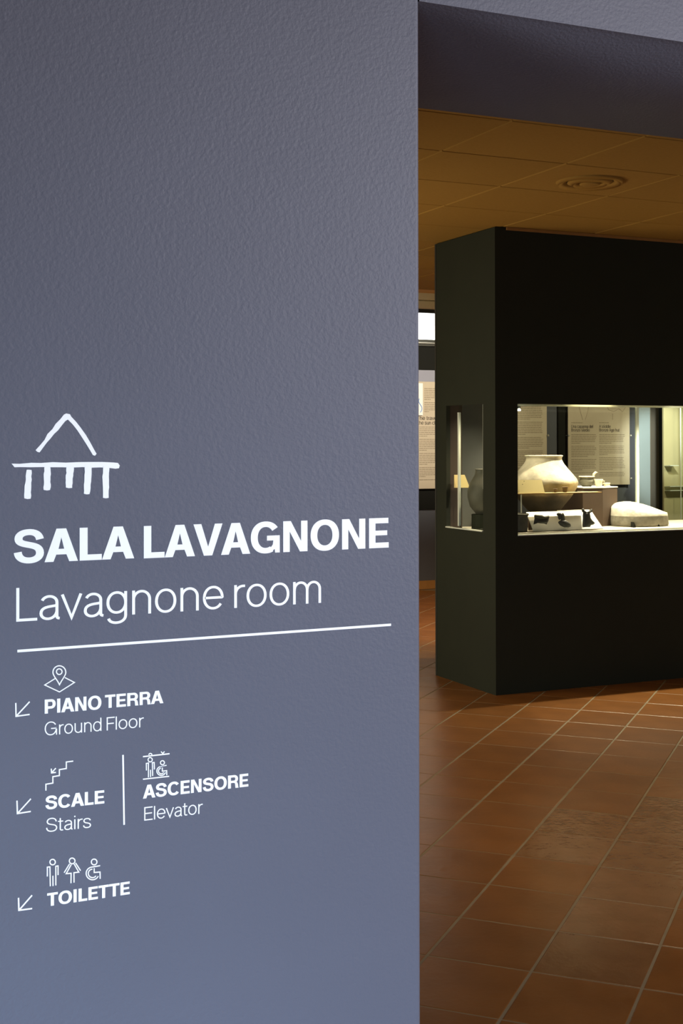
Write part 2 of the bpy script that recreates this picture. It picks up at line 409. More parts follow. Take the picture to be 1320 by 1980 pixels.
# black band, grey backing, black band: the board the panel hangs on
def far_box(name, px0, py0, px1, py1, th, m, label, cat, X0=None, X1=None, off=0.001, parent=None):
    a, b = PY(px0, py0, FY), PY(px1, py1, FY)
    x0 = a.x if X0 is None else X0; x1 = b.x if X1 is None else X1
    return x0, x1, b.z, a.z
hb = empty('hanging_board', (6.2, FY, 1.0), 'black and pale grey upright board behind the sun text panel', 'board')
zA = PY(828, 671, FY).z; zB = PY(828, 716, FY).z; zC = PY(828, 985, FY).z
MB().bbox((-0.75, -0.02, zB-1.0), (0.47, -0.001, zA-1.0)).build('black_band', M['black'], hb)
MB().bbox((-0.75, -0.02, PY(828, 945, FY).z-1.0), (0.47, -0.001, zB-1.0)).build('grey_backing', M['lavender'], hb)
MB().bbox((-0.75, -0.02, zC-1.0), (0.47, -0.001, PY(828, 945, FY).z-1.0)).build('black_band', M['black'], hb)

# ------------------------------------------------------------------ lettering engine
def bez(p0, p1, p2, p3, n=8):
    out = []
    for i in range(n+1):
        t = i/n; s = 1-t
        out.append((s**3*p0[0]+3*s*s*t*p1[0]+3*s*t*t*p2[0]+t**3*p3[0], s**3*p0[1]+3*s*s*t*p1[1]+3*s*t*t*p2[1]+t**3*p3[1]))
    return out
def arcp(cx, cy, rx, ry, a0, a1, n=16, e=1.0):
    out = []
    for i in range(n+1):
        a = math.radians(a0+(a1-a0)*i/n); c, s = math.cos(a), math.sin(a)
        out.append((cx+rx*math.copysign(abs(c)**e, c), cy+ry*math.copysign(abs(s)**e, s)))
    return out
def join(*ls):
    out = []
    for l in ls:
        for p in l:
            if not out or abs(out[-1][0]-p[0])+abs(out[-1][1]-p[1]) > 1e-5: out.append(p)
    return out

def ribbon(pts, wv, wh, closed=False):
    """outline quads of a mitred stroke; wv = width where the stroke runs upright, wh = where it runs level"""
    n = len(pts); L, Rr = [], []
    for i in range(n):
        p = Vector(pts[i])
        if closed: a, b = Vector(pts[(i-1) % n]), Vector(pts[(i+1) % n])
        else: a = Vector(pts[i-1]) if i else None; b = Vector(pts[i+1]) if i < n-1 else None
        ds = []
        if a is not None: ds.append((p-a).normalized())
        if b is not None: ds.append((b-p).normalized())
        nn = [Vector((-d.y, d.x)) for d in ds]
        m = sum(nn, Vector((0, 0))).normalized()
        k = min(2.6, 1/max(0.2, m.dot(nn[0])))
        t = sum(ds, Vector((0, 0))).normalized()
        wd = wh + (wv-wh)*(abs(t.y)**1.5)
        L.append(p + m*wd/2*k); Rr.append(p - m*wd/2*k)
    return L, Rr

S_, H_ = 0.215, 0.178     # bold stem and bar for cap height 1
def BOLD(ch):
    """list of shapes, each ('poly', pts) or ('rib', pts, wv, wh, closed); returns shapes, width, left/right bearing"""
    s, h = S_, H_
    if ch == 'L': return [('poly', [(0,0),(.60,0),(.60,h),(s,h),(s,1),(0,1)])], .60, (.06, .02)
    if ch == 'I': return [('poly', [(0,0),(s,0),(s,1),(0,1)])], s, (.07, .07)
    if ch == 'T': return [('poly', [(.25,0),(.25+s,0),(.25+s,1-h),(.725,1-h),(.725,1),(0,1),(0,1-h),(.25,1-h)])], .725, (.01, .01)
    if ch == 'E': return [('poly', [(0,0),(.66,0),(.66,h),(s,h),(s,.42),(.61,.42),(.61,.42+h*.9),(s,.42+h*.9),(s,1-h),(.65,1-h),(.65,1),(0,1)])], .66, (.06, .03)
    if ch == 'N': return [('poly', [(0,0),(s-.01,0),(s-.01,.66),(.53,0),(.77,0),(.77,1),(.77-s+.01,1),(.77-s+.01,.34),(.24,1),(0,1)])], .77, (.065, .065)
    if ch == 'A': return [('poly', [(0,0),(.235,0),(.31,.215),(.58,.215),(.655,0),(.89,0),(.575,1),(.315,1)][:2] + [(.445-.135, .215), (.445-.075, .385), (.445, .735), (.445,1),(.315,1)]),
                          ('poly', [(.445,1),(.445,.735),(.52,.385),(.58,.215),(.655,0),(.89,0),(.575,1)]),
                          ('poly', [(.31,.215),(.58,.215),(.52,.385),(.37,.385)])], .89, (-.015, -.015)
    if ch == 'V': return [('poly', [(.31,0),(.56,0),(.87,1),(.64,1),(.437,.28),(.235,1),(0,1)])], .87, (-.03, -.03)
    if ch == 'O': return [('rib', arcp(.46, .5, .46-s/2, .515-h/2, 0, 360, 48, .92)[:-1], s, h, True)], .92, (.035, .035)
    if ch == 'C': return [('rib', arcp(.45, .5, .45-s/2, .515-h/2, 38, 322, 40, .92), s, h, False)], .86, (.035, .02)
    if ch == 'G': return [('rib', arcp(.46, .5, .46-s/2, .515-h/2, 36, 300, 40, .92), s, h, False),
                          ('poly', [(.50,.555),(.50,.395),(.70,.395),(.68,.26),(.60,.15),(.66,.05),(.74,.12),(.755,0),(.90,0),(.90,.555)])], .90, (.035, .045)
    if ch == 'P': return [('poly', [(0,0),(s,0),(s,1),(0,1)]),
                          ('rib', join([(s,1-h/2),(.40,1-h/2)], arcp(.42, .665, .205, .335-h/2, 90, -90, 16, .9), [(.40,.33+h/2),(s,.33+h/2)]), s*.95, h, False)], .735, (.06, .02)
    if ch == 'R': return [('poly', [(0,0),(s,0),(s,1),(0,1)]),
                          ('rib', join([(s,1-h/2),(.42,1-h/2)], arcp(.44, .70, .205, .30-h/2, 90, -90, 16, .9), [(.42,.40+h/2),(s,.40+h/2)]), s*.95, h*.95, False),
                          ('poly', [(.555,0),(.79,0),(.76,.08),(.745,.25),(.70,.40),(.60,.46),(.42,.43),(.42,.40),(.50,.38),(.53,.30)])], .79, (.06, .02)
    if ch == 'S':
        c = join(bez((.685,.70),(.66,.87),(.53,.925),(.40,.925), 8), bez((.40,.925),(.24,.925),(.125,.85),(.125,.73), 8),
                 bez((.125,.73),(.125,.60),(.26,.575),(.40,.54), 8), bez((.40,.54),(.56,.50),(.685,.46),(.685,.29), 8),
                 bez((.685,.29),(.685,.15),(.55,.075),(.41,.075), 8), bez((.41,.075),(.24,.075),(.12,.15),(.105,.33), 8))
        return [('rib', c, s*.97, h, False)], .79, (.03, .03)
    return [], .0, (0, 0)

def LIGHT(ch, t=0.082):
    q = t/2; x = .735      # x height
    rib = lambda p, c=False: ('rib', p, t, t*.93, c)
    bar = lambda x0, y0, x1, y1: ('poly', [(x0,y0),(x1,y0),(x1,y1),(x0,y1)])
    o_ = lambda w: rib(arcp(w/2, x/2, w/2-q, x/2-q+.012, 0, 360, 36, .95)[:-1], True)
    if ch == 'L': return [('poly', [(0,0),(.56,0),(.56,t),(t,t),(t,1),(0,1)])], .56, (.09, .01)
    if ch == 'l': return [bar(0, 0, t, 1)], t, (.07, .07)
    if ch == 'i': return [bar(0, 0, t, x), bar(0, .9, t, 1)], t, (.07, .07)
    if ch == 'v': return [rib([(.03,x),(.285,0.03),(.54,x)])], .57, (.0, .0)
    if ch == 'o': return [o_(.62)], .62, (.045, .045)
    if ch == 'n': return [bar(0, 0, t, x), rib(join([(q,.42)], arcp(.27, .46, .23, x-q-.46+.012, 175, 0, 14), [(.50,.42),(.50,0)]))], .54, (.075, .07)
    if ch == 'h': return [bar(0, 0, t, 1), rib(join([(q,.42)], arcp(.27, .46, .23, x-q-.46+.012, 175, 0, 14), [(.50,.42),(.50,0)]))], .54, (.075, .07)
    if ch == 'm': return [bar(0, 0, t, x), rib(join([(q,.44)], arcp(.245, .48, .20, x-q-.48+.012, 175, 0, 12), [(.445,.44),(.445,0)])),
                          rib(join([(.445,.44)], arcp(.65, .48, .20, x-q-.48+.012, 175, 0, 12), [(.85,.44),(.85,0)]))], .89, (.075, .07)
    if ch == 'u': return [bar(.46, 0, .46+t, x), rib(join([(q,x),(q,.30)], arcp(.27, .275, .23, .275-q+.012, 180, 355, 14)))], .54, (.07, .075)
    if ch == 'r': return [bar(0, 0, t, x), rib(join([(q,.40)], arcp(.27, .44, .23, x-q-.44+.005, 178, 92, 9), [(.33,x-q+.004)]))], .33, (.075, .0)
    if ch == 'e': return [rib(join([(.075,.375),(.575,.375)], arcp(.32, .375, .27, .335, 2, 325, 30, .95))) ], .62, (.045, .045)
    if ch == 'c': return [rib(arcp(.32, .3675, .275, .335, 42, 318, 28, .95))], .56, (.045, .03)
    if ch == 'a': return [rib(join(arcp(.27, .52, .205, .18, 160, 0, 12), [(.475,.45),(.475,.12)], bez((.475,.12),(.475,.05),(.49,.03),(.55,.03), 4))),
                          rib(join([(.475,.43)], bez((.475,.43),(.40,.38),(.04,.44),(.045,.20), 10), bez((.045,.20),(.045,-.02),(.43,-.05),(.475,.25), 12)))], .56, (.045, .03)
    if ch == 'd': return [bar(.52, 0, .52+t, 1), rib(arcp(.30, x/2, .265, x/2-q+.012, 0, 360, 36, .95)[:-1], True)], .60, (.045, .075)
    if ch == 'p': return [bar(0, -.26, t, x), rib(arcp(.30, x/2, .265, x/2-q+.012, 0, 360, 36, .95)[:-1], True)], .60, (.075, .045)
    if ch == 'g': return [rib(arcp(.29, .40, .25, x-.40-q+.012, 0, 360, 32, .95)[:-1], True),
                          rib(join([(.54,x),(.54,.0)], bez((.54,.0),(.54,-.27),(.09,-.28),(.06,-.08), 12)))], .58, (.045, .07)
    if ch == 't': return [bar(.0, x-.075, .34, x), rib(join([(.15,.93),(.15,.16)], bez((.15,.16),(.15,.04),(.2,.03),(.34,.045), 6)))], .34, (.01, .02)
    if ch == 's': return [rib(join(bez((.48,.55),(.46,.66),(.37,.705),(.26,.705), 6), bez((.26,.705),(.13,.705),(.06,.64),(.06,.55), 6),
                          bez((.06,.55),(.06,.43),(.17,.40),(.27,.375), 6), bez((.27,.375),(.40,.345),(.49,.30),(.49,.19), 6),
                          bez((.49,.19),(.49,.08),(.39,.03),(.27,.03), 6), bez((.27,.03),(.13,.03),(.05,.09),(.035,.21), 6)))], .53, (.03, .03)
    if ch == 'S': return [rib(join(bez((.66,.72),(.65,.89),(.52,.975),(.36,.975), 8), bez((.36,.975),(.19,.975),(.085,.88),(.085,.75), 8),
                          bez((.085,.75),(.085,.59),(.22,.56),(.37,.52), 8), bez((.37,.52),(.55,.475),(.69,.43),(.69,.26), 8),
                          bez((.69,.26),(.69,.11),(.55,.025),(.38,.025), 8), bez((.38,.025),(.17,.025),(.05,.12),(.045,.31), 8)))], .73, (.04, .04)
    if ch == 'G': return [rib(join(arcp(.43, .5, .39, .475, 32, 360, 36, .95), [(.82,.49),(.45,.49)][:1], [(.45,.49)])), bar(.80, 0, .80+t*.9, .45)], .88, (.045, .06)
    if ch == 'F': return [('poly', [(0,0),(t,0),(t,.47),(.50,.47),(.50,.47+t),(t,.47+t),(t,1-t),(.56,1-t),(.56,1),(0,1)])], .56, (.09, .0)
    if ch == 'E': return [('poly', [(0,0),(.60,0),(.60,t),(t,t),(t,.48),(.56,.48),(.56,.48+t),(t,.48+t),(t,1-t),(.60,1-t),(.60,1),(0,1)])], .60, (.09, .03)
    if ch == 'U': return [rib(join([(q,1),(q,.36)], arcp(.35, .34, .31, .34-q+.012, 180, 360, 18), [(.66,1)]))], .70, (.08, .08)
    if ch == 'T': return [bar(0, 1-t, .7, 1), bar(.35-q, 0, .35+q, 1-t)], .7, (.02, .02)
    if ch == 'A': return [rib([(.03,0),(.36,.96),(.69,0)]), bar(.15, .32, .57, .32+t)], .72, (.0, .0)
    if ch == 'M': return [rib([(q,0),(q,.93),(.42,.06),(.80,.93),(.80,0)])], .84, (.08, .08)
    if ch == 'B': return [bar(0, 0, t, 1), rib(join([(t,1-q),(.36,1-q)], arcp(.38, .76, .2, .24-q, 90, -90, 10), [(t,.52)])), rib(join([(t,.52),(.40,.52)], arcp(.42, .28, .2, .28-q, 60, -90, 10), [(t,q)]))], .64, (.08, .03)
    if ch == 'z': return [rib([(.04,x-q),(.46,x-q),(.05,q),(.48,q)])], .5, (.03, .03)
    return [], .0, (0, 0)

def layout(txt, font, space):
    """(char, shapes, x) list and overall ink width"""
    x = 0; out = []; first = True; ink = 0
    for ch in txt:
        if ch == ' ': x += space; continue
        sh, wd, (lb, rb) = font(ch)
        if not first: x += lb
        out.append((ch, sh, x)); ink = x+wd; x += wd+rb; first = False
    return out, ink

def shapes_mesh(name, shapes, fn, m, parent, th, lift0=0.0):
    """fn maps glyph (x, y, h) to 3D (parent space)"""
    V, Fc = [], []
    for k, s in enumerate(shapes):
        hh = th + lift0 + k*th*0.12
        if s[0] == 'poly':
            n = len(s[1]); b = len(V)
            V += [fn(x, y, hh) for x, y in s[1]] + [fn(x, y, 0) for x, y in s[1]]
            Fc.append(tuple(range(b, b+n)))
            for i in range(n): Fc.append((b+(i+1) % n, b+i, b+n+i, b+n+(i+1) % n))
        else:
            _, pts, wv, wh, closed = s
            L, Rr = ribbon(pts, wv, wh, closed); n = len(L); b = len(V)
            V += [fn(p.x, p.y, hh) for p in L] + [fn(p.x, p.y, hh) for p in Rr] + [fn(p.x, p.y, 0) for p in L] + [fn(p.x, p.y, 0) for p in Rr]
            for i in range(n if closed else n-1):
                j = (i+1) % n
                Fc.append((b+i, b+n+i, b+n+j, b+j))
                Fc.append((b+i, b+j, b+2*n+j, b+2*n+i)); Fc.append((b+n+j, b+n+i, b+3*n+i, b+3*n+j))
            if not closed:
                Fc.append((b+n, b, b+2*n, b+3*n)); Fc.append((b+n-1, b+2*n-1, b+4*n-1, b+3*n-1))
    me = bpy.data.meshes.new(name); me.from_pydata([tuple(v) for v in V], [], Fc); me.update(); me.materials.append(m)
    o = bpy.data.objects.new(name, me); col.objects.link(o); o.parent = parent
    return o

TH = 0.0004
def wall_text(name, words, font, label, origin_px):
    """words: (text, left px, baseline px, right px, baseline px, cap height left px, cap height right px)"""
    o0 = PY(*origin_px, WY); o0.y = WY
    t = empty(name, o0, label, 'lettering')
    for txt, xa, ya, xb, yb, cap in words:
        A, B = PY(xa, ya, WY), PY(xb, yb, WY); C = PY(xa, ya-cap, WY)
        ch = C.z - A.z
        lay, ink = layout(txt, font, .2)
        sx = (B.x-A.x)/ink; slope = (B.z-A.z)/(B.x-A.x)
        for c, sh, x0 in lay:
            def fn(x, y, h, x0=x0): 
                X = A.x + (x0+x)*sx; Z = A.z + (x0+x)*sx*slope + y*ch
                return Vector((X-o0.x, WY-h-o0.y, Z-o0.z))
            l = shapes_mesh('letter', sh, fn, M['vinyl'], t, TH)
    return t

wall_text('sign_title', [('SALA', 26.3, 1089.8, 259.3, 1079.4, 64.8), ('LAVAGNONE', 277.8, 1079.7, 751.0, 1058.6, 62.5)], BOLD,
          'large bold white lettering SALA LAVAGNONE on the blue-grey wall', (26, 1090))
wall_text('sign_subtitle', [('Lavagnone', 31.2, 1202.2, 431.3, 1177.3, 65.2), ('room', 452.5, 1175.6, 620.2, 1165.5, 60.0)], LIGHT,
          'thin white lettering Lavagnone room under the bold title', (31, 1202))
wall_text('direction_text', [('PIANO', 86.3, 1380.0, 195.8, 1371.2, 27.2), ('TERRA', 202.7, 1369.4, 315.6, 1359.4, 25.4)], BOLD,
          'bold white lettering PIANO TERRA under the map pin icon', (86, 1380))
wall_text('direction_text', [('Ground', 86.3, 1422.3, 195.8, 1413.0, 26.0), ('Floor', 206.0, 1412.4, 277.7, 1405.6, 25.4)], LIGHT,
          'thin white lettering Ground Floor below PIANO TERRA', (86, 1422))
wall_text('direction_text', [('SCALE', 87.6, 1565.6, 201.5, 1553.2, 26.0)], BOLD,
          'bold white lettering SCALE under the staircase icon', (87, 1565))
wall_text('direction_text', [('Stairs', 88.8, 1608.8, 175.8, 1600.0, 26.2)], LIGHT,
          'thin white lettering Stairs below SCALE', (88, 1608))
wall_text('direction_text', [('ASCENSORE', 276.1, 1544.3, 479.8, 1520.4, 25.9)], BOLD,
          'bold white lettering ASCENSORE under the lift icon', (276, 1544))
wall_text('direction_text', [('Elevator', 278.6, 1586.8, 391.6, 1572.7, 26.0)], LIGHT,
          'thin white lettering Elevator below ASCENSORE', (278, 1587))
wall_text('direction_text', [('TOILETTE', 90.9, 1752.6, 250.7, 1728.6, 25.2)], BOLD,
          'bold white lettering TOILETTE under the restroom figures', (91, 1752))

def wall_marks(name, label, cat, org_px, parts, scale, origin):
    """parts: (part name, [strokes]); stroke = (points, width_px, closed) or ('poly', pts), in crop px"""
    o0 = PY(*org_px, WY); o0.y = WY
    t = empty(name, o0, label, cat)
    def cv(p): 
        q = PY(origin[0]+p[0]/scale, origin[1]+p[1]/scale, WY); return (q.x-o0.x, q.z-o0.z)
    mpp = 1.75/F_PX*1.09
    for pk, (pn, strokes) in enumerate(parts):
        sh = []
        for s in strokes:
            if s[0] == 'poly': sh.append(('poly', [cv(p) for p in s[1]][::-1]))
            else:
                wd = s[1]/scale*mpp*0.98
                sh.append(('rib', [cv(p) for p in s[0]], wd, wd, s[2] if len(s) > 2 else False))
        shapes_mesh(pn, sh, lambda x, y, h: Vector((x, -h, y)), M['vinyl'], t, TH, pk*0.00006)
    return t
def circ(cx, cy, r, n=24): return [(cx+r*math.cos(2*math.pi*i/n), cy+r*1.02*math.sin(2*math.pi*i/n)) for i in range(n)]
def carc(cx, cy, r, a0, a1, n=16): return [(cx+r*math.cos(math.radians(a0+(a1-a0)*i/n)), cy+r*math.sin(math.radians(a0+(a1-a0)*i/n))) for i in range(n+1)]
def brush(p, q, w0, w1, n=9, jit=2.2, seed=1):
    """hand-brushed bar with ragged sides"""
    r = random.Random(seed); P, Q = Vector(p), Vector(q); d = (Q-P).normalized(); nn = Vector((-d.y, d.x))
    a, b = [], []
    for i in range(n+1):
        t = i/n; c = P+(Q-P)*t; w_ = (w0+(w1-w0)*t)/2
        e = 0.9 if i in (0, n) else 1
        a.append(tuple(c+nn*(w_*e+r.uniform(-jit, jit)))); b.append(tuple(c-nn*(w_*e+r.uniform(-jit, jit))))
    tip0 = tuple(P-d*w0*.04); tip1 = tuple(Q+d*w1*.08)
    return ('poly', [tip0]+a+[tip1]+b[::-1])
c1 = (3.143, (0, 780))
roof_poly = [(216,284),(245,252),(270,222),(288,186),(318,156),(338,124),(366,96),(388,68),(402,61),(425,66),(432,80),(462,112),(490,148),
             (520,190),(545,232),(572,282),(586,306),(577,318),(564,314),(545,282),(522,244),(496,204),(470,164),(440,126),(412,98),(396,108),
             (378,130),(352,164),(328,186),(306,214),(286,236),(262,268),(240,298),(226,294)]
wall_marks('hut_emblem', 'white brushed stilt house emblem above the bold title', 'emblem', (130, 965),
    [('roof_line', [('poly', roof_poly)]),
     ('platform_line', [('poly', [(70,366),(120,367),(190,361),(250,362),(320,357),(400,360),(470,357),(540,356),(620,356),(690,359),(716,362),(727,377),(722,394),(700,397),(670,393),(610,389),(550,391),(500,387),(440,390),(380,388),(320,388),(250,387),(190,388),(120,387),(88,388)])]),
     ('post', [brush((176,404), (166,578), 34, 42, seed=3)]), ('post', [brush((288,380), (285,526), 40, 42, seed=4)]),
     ('post', [brush((426,380), (417,512), 44, 42, seed=5)]), ('post', [brush((536,380), (527,550), 44, 38, seed=6)]),
     ('post', [brush((643,380), (641,574), 40, 37, seed=8)])], *c1)
# rule under the subtitle, divider between stairs and lift
wall_marks('sign_rule', 'long thin white rule beneath Lavagnone room', 'line', (33.4, 1259), [('rule', [([(33.4,1258.9),(755.6,1207.9)], 4.6)])], 1.0, (0, 0))
wall_marks('sign_divider', 'upright white line between SCALE and ASCENSORE', 'line', (238.5, 1595), [('rule', [([(237.6,1459.6),(239.8,1594.8)], 3.0)])], 1.0, (0, 0))
c3 = (3.882, (0, 1260)); c4_ = (4.4, (220, 1430)); c5 = (4.4, (0, 1620))
wall_marks('direction_arrow', 'white arrow pointing down left beside PIANO TERRA', 'arrow', (43, 1370),
    [('arrow_head', [([(118,385),(120,485),(222,471)], 9)]), ('arrow_shaft', [([(222,375),(122,483)], 9)])], *c3)
wall_marks('direction_arrow', 'white arrow pointing down left beside SCALE', 'arrow', (46, 1560),
    [('arrow_head', [([(127,1118),(130,1215),(231,1199)], 9)]), ('arrow_shaft', [([(231,1104),(132,1213)], 9)])], *c3)
wall_marks('direction_arrow', 'white arrow pointing down left beside TOILETTE', 'arrow', (48, 1750),
    [('arrow_head', [([(157,510),(160,616),(273,601)], 11)]), ('arrow_shaft', [([(272,488),(162,614)], 11)])], *c5)
pin = [(446,246)] + [(397,170)] + carc(445, 156, 48, 170, 370, 22) + [(494,166)]
pin = [(446,248),(432,222),(410,190)] + carc(445, 154, 48, 160, 380, 24) + [(480,190),(460,222)]
wall_marks('map_pin_icon', 'white outline map pin on a diamond above PIANO TERRA', 'icon', (115, 1338),
    [('pin', [(pin, 7.5, True)]), ('pin_hole', [(circ(444, 150, 21), 7.5, True)]),
     ('diamond', [([(414,201),(335,250),(446,302),(558,231),(486,194)], 7)])], *c3)
wall_marks('stairs_icon', 'white stepped staircase line icon above SCALE', 'icon', (113, 1530),
    [('steps', [([(344,1043),(344,995),(396,986),(396,938),(445,930),(445,885),(497,877),(497,828),(549,821)], 8)]),
     ('arrow', [([(384,878),(386,910),(419,906)], 8), ([(418,874),(388,908)], 8)])], *c3)
def man(cx, hy, s, w, part='man'):
    k = s
    return [(part+'_head', [(circ(cx, hy, 23*k), w, True)]),
            (part+'_body', [([(cx-45*k,hy+122*k),(cx-45*k,hy+43*k),(cx-23*k,hy+40*k),(cx-20*k,hy+205*k)], w),
                            ([(cx+46*k,hy+110*k),(cx+46*k,hy+32*k),(cx+27*k,hy+35*k),(cx+27*k,hy+198*k)], w),
                            ([(cx+2*k,hy+116*k),(cx+3*k,hy+203*k)], w)])]
wall_marks('lift_icon', 'white lift icon with standing and wheelchair figures above ASCENSORE', 'icon', (302, 1505),
    [('upper_line', [([(247,145),(473,120)], 10)]), ('lower_line', [([(247,337),(470,312)], 9)]),
     ('up_mark', [(carc(310, 130, 13, 180, 360, 10), 8)]), ('down_mark', [([(400,102),(416,118),(430,101)], 8)]),
     ('man_head', [(circ(308, 171, 18), 8, True)]),
     ('man_body', [([(276,262),(275,202),(293,199),(293,321)], 8), ([(344,253),(342,194),(326,196),(329,309)], 8), ([(310,256),(311,318)], 8)]),
     ('rider_head', [(circ(412, 196, 17), 8, True)]),
     ('wheelchair', [(join([(447,218),(400,228)], carc(402, 266, 38, 268, 20, 22)), 8), (carc(402, 266, 24, 262, 30, 16), 8),
                     ([(411,238),(411,268),(448,263),(449,302)], 8)])], *c4_)
wall_marks('restroom_figure', 'white outline standing man figure above TOILETTE', 'icon', (101, 1712), man(447, 206, 1.0, 8.5), *c5)
wall_marks('restroom_figure', 'white outline woman in a dress above TOILETTE', 'icon', (139, 1707),
    [('woman_head', [(circ(613, 196, 24), 8.5, True)]),
     ('woman_body', [([(545,296),(591,221)], 8.5), ([(605,227),(562,304),(604,301),(603,385)], 8.5),
                     ([(684,278),(642,213)], 8.5), ([(630,222),(669,291),(628,296),(629,380)], 8.5)])], *c5)
wall_marks('restroom_figure', 'white outline wheelchair figure above TOILETTE', 'icon', (180, 1700),
    [('rider_head', [(circ(800, 205, 24), 8.5, True)]),
     ('wheelchair', [(join([(851,236),(790,247)], carc(786, 302, 54, 262, 25, 24)), 8.5), (carc(786, 302, 36, 268, 35, 18), 8.5),
                     ([(800,258),(800,294),(850,290),(851,348)], 8.5)])], *c5)

# ------------------------------------------------------------------ showcase cabinet
CXL, CYF, CYB, CXR = 4.14, 6.90, 7.67, 6.70
DZ = 0.985
cb = empty('display_cabinet', (CXL, CYF, 0), 'floor to ceiling charcoal display cabinet with a glazed opening and a side slot', 'cabinet')
def cbx(mb, a, b): 
    return mb.box((a[0]-CXL, a[1]-CYF, a[2]), (b[0]-CXL, b[1]-CYF, b[2]))
H_C = 2.872
ox0, ox1, oz0, oz1 = 4.300, 6.35, 0.975, 1.788
m_ = MB(); cbx(m_, (CXL, CYF, 0), (ox0, CYF+.03, H_C)); cbx(m_, (ox1, CYF, 0), (CXR, CYF+.03, H_C))
cbx(m_, (ox0, CYF, 0), (ox1, CYF+.03, oz0-.004)); cbx(m_, (ox0, CYF, oz1), (ox1, CYF+.03, H_C)); m_.build('front_panel', M['cab'], cb)
sy0, sy1, sz0, sz1 = 7.050, 7.522, 0.998, 1.790
m_ = MB(); cbx(m_, (CXL, CYF+.03, 0), (CXL+.03, sy0, H_C)); cbx(m_, (CXL, sy1, 0), (CXL+.03, CYB, H_C))
cbx(m_, (CXL, sy0, 0), (CXL+.03, sy1, sz0)); cbx(m_, (CXL, sy0, sz1), (CXL+.03, sy1, H_C)); m_.build('side_panel', M['cab'], cb)
m_ = MB(); cbx(m_, (CXR-.03, CYF+.03, 0), (CXR, CYB, H_C)); m_.build('end_panel', M['cab'], cb)
m_ = MB(); cbx(m_, (CXL+.03, CYB-.03, 0), (CXR-.03, CYB, DZ-.02)); cbx(m_, (CXL+.03, CYB-.03, 1.86), (CXR-.03, CYB, H_C))
cbx(m_, (CXL+.03, CYB-.03, DZ-.02), (4.60, CYB, 1.86)); m_.build('back_panel', M['cab'], cb)
m_ = MB(); cbx(m_, (CXL+.03, CYF+.03, DZ-.03), (CXR-.03, CYB-.03, DZ)); m_.build('deck', M['deck'], cb)
m_ = MB(); cbx(m_, (CXL+.03, CYF+.03, 1.955), (CXR-.03, CYB-.03, 1.985)); m_.build('case_ceiling', M['cab'], cb)
m_ = MB(); cbx(m_, (CXL-.004, 7.655, 0), (CXL+.0, CYB, H_C)); m_.build('edge_strip', M['dark_steel'], cb)
# metal trims of the openings
m_ = MB(); cbx(m_, (ox0, CYF-.006, oz0-.004), (ox1, CYF+.032, oz0+.002)); m_.build('front_sill', M['edge'], cb)
m_ = MB(); cbx(m_, (ox0, CYF+.055, 1.776), (ox1, CYF+.060, 1.795)); m_.build('head_rail', M['frosted'], cb)
m_ = MB(); cbx(m_, (CXL-.008, sy0, sz0-.006), (CXL+.02, sy1, sz0+.001)); m_.build('side_sill', M['edge'], cb)
# brown inner lining of the side slot
m_ = MB(); cbx(m_, (CXL+.03, sy1+.002, DZ), (CXL+.12, sy1+.012, 1.86)); m_.build('slot_lining', M['cab_in'], cb)
m_ = MB(); cbx(m_, (CXL+.031, CYB-.040, DZ), (4.61, CYB-.031, 1.86)); m_.build('grey_lining', M['grey_lining'], cb)
# glass panes
m_ = MB(); cbx(m_, (ox0-.05, CYF+.045, DZ), (ox1+.05, CYF+.051, 1.86)); m_.build('front_glass', M['glass'], cb)
m_ = MB(); cbx(m_, (CXL+.045, 7.056, DZ), (CXL+.051, 7.43, 1.79)); m_.build('side_glass', M['glass'], cb)
p = PY(1232, 900, 7.6)
m_ = MB(); cbx(m_, (4.62, 7.60, DZ), (p.x-.012, 7.606, 1.86)); m_.build('back_glass', M['glass'], cb)
m_ = MB(); cbx(m_, (p.x+.012, 7.60, DZ), (CXR-.04, 7.606, 1.86)); m_.build('back_glass', M['glass'], cb)
m_ = MB(); cbx(m_, (p.x-.011, 7.592, DZ), (p.x+.008, 7.612, 1.86)); m_.build('glass_mullion', M['edge'], cb)
m_ = MB(); cbx(m_, (CXL+.040, 7.428, DZ+.02), (CXL+.056, 7.442, 1.745)); m_.build('glass_edge', M['edge'], cb)
m_ = MB(); cbx(m_, (CXL+.040, 7.110, 1.255), (CXL+.050, 7.120, 1.79)); m_.build('glass_edge', M['edge'], cb)
# pale trim closing the gap to the ceiling
m_ = MB(); cbx(m_, (4.22, CYF-.012, H_C-.014), (CXR, CYF, H_C+.003)); m_.build('top_trim', M['tan_wood'], cb)
# case lamps
for x in (4.40, 4.95, 5.6, 6.15):
    l_ = MB().lathe([(.0, 0), (.022, 0), (.028, -.004), (.026, .03), (.012, .034)], (x-CXL, 7.16-CYF, 1.932), 16).build('lamp_ring', M['steel'], cb, True)
# small lamp visible at the upper left corner of the front glass
q = PY(1003, 789, 6.985)
pl = empty('case_spotlight', (q.x, 6.985, q.z), 'tiny bright spotlight in the upper left corner of the front opening', 'lamp')
MB().lathe([(.0, -.006), (.008, -.006), (.010, 0), (.009, .012), (.003, .014)], (0, 0, 0), 12).build('housing', M['steel'], pl, True)
MB().lathe([(.0, -.019), (.011, -.018), (.012, -.008), (0, -.0065)], (0, 0, 0), 12).build('lens', M['lamp_glow'], pl)
MB().tube([(0,0,.013), (0, 0, 1.952-q.z)], .0015, 6).build('stem', M['steel'], pl)

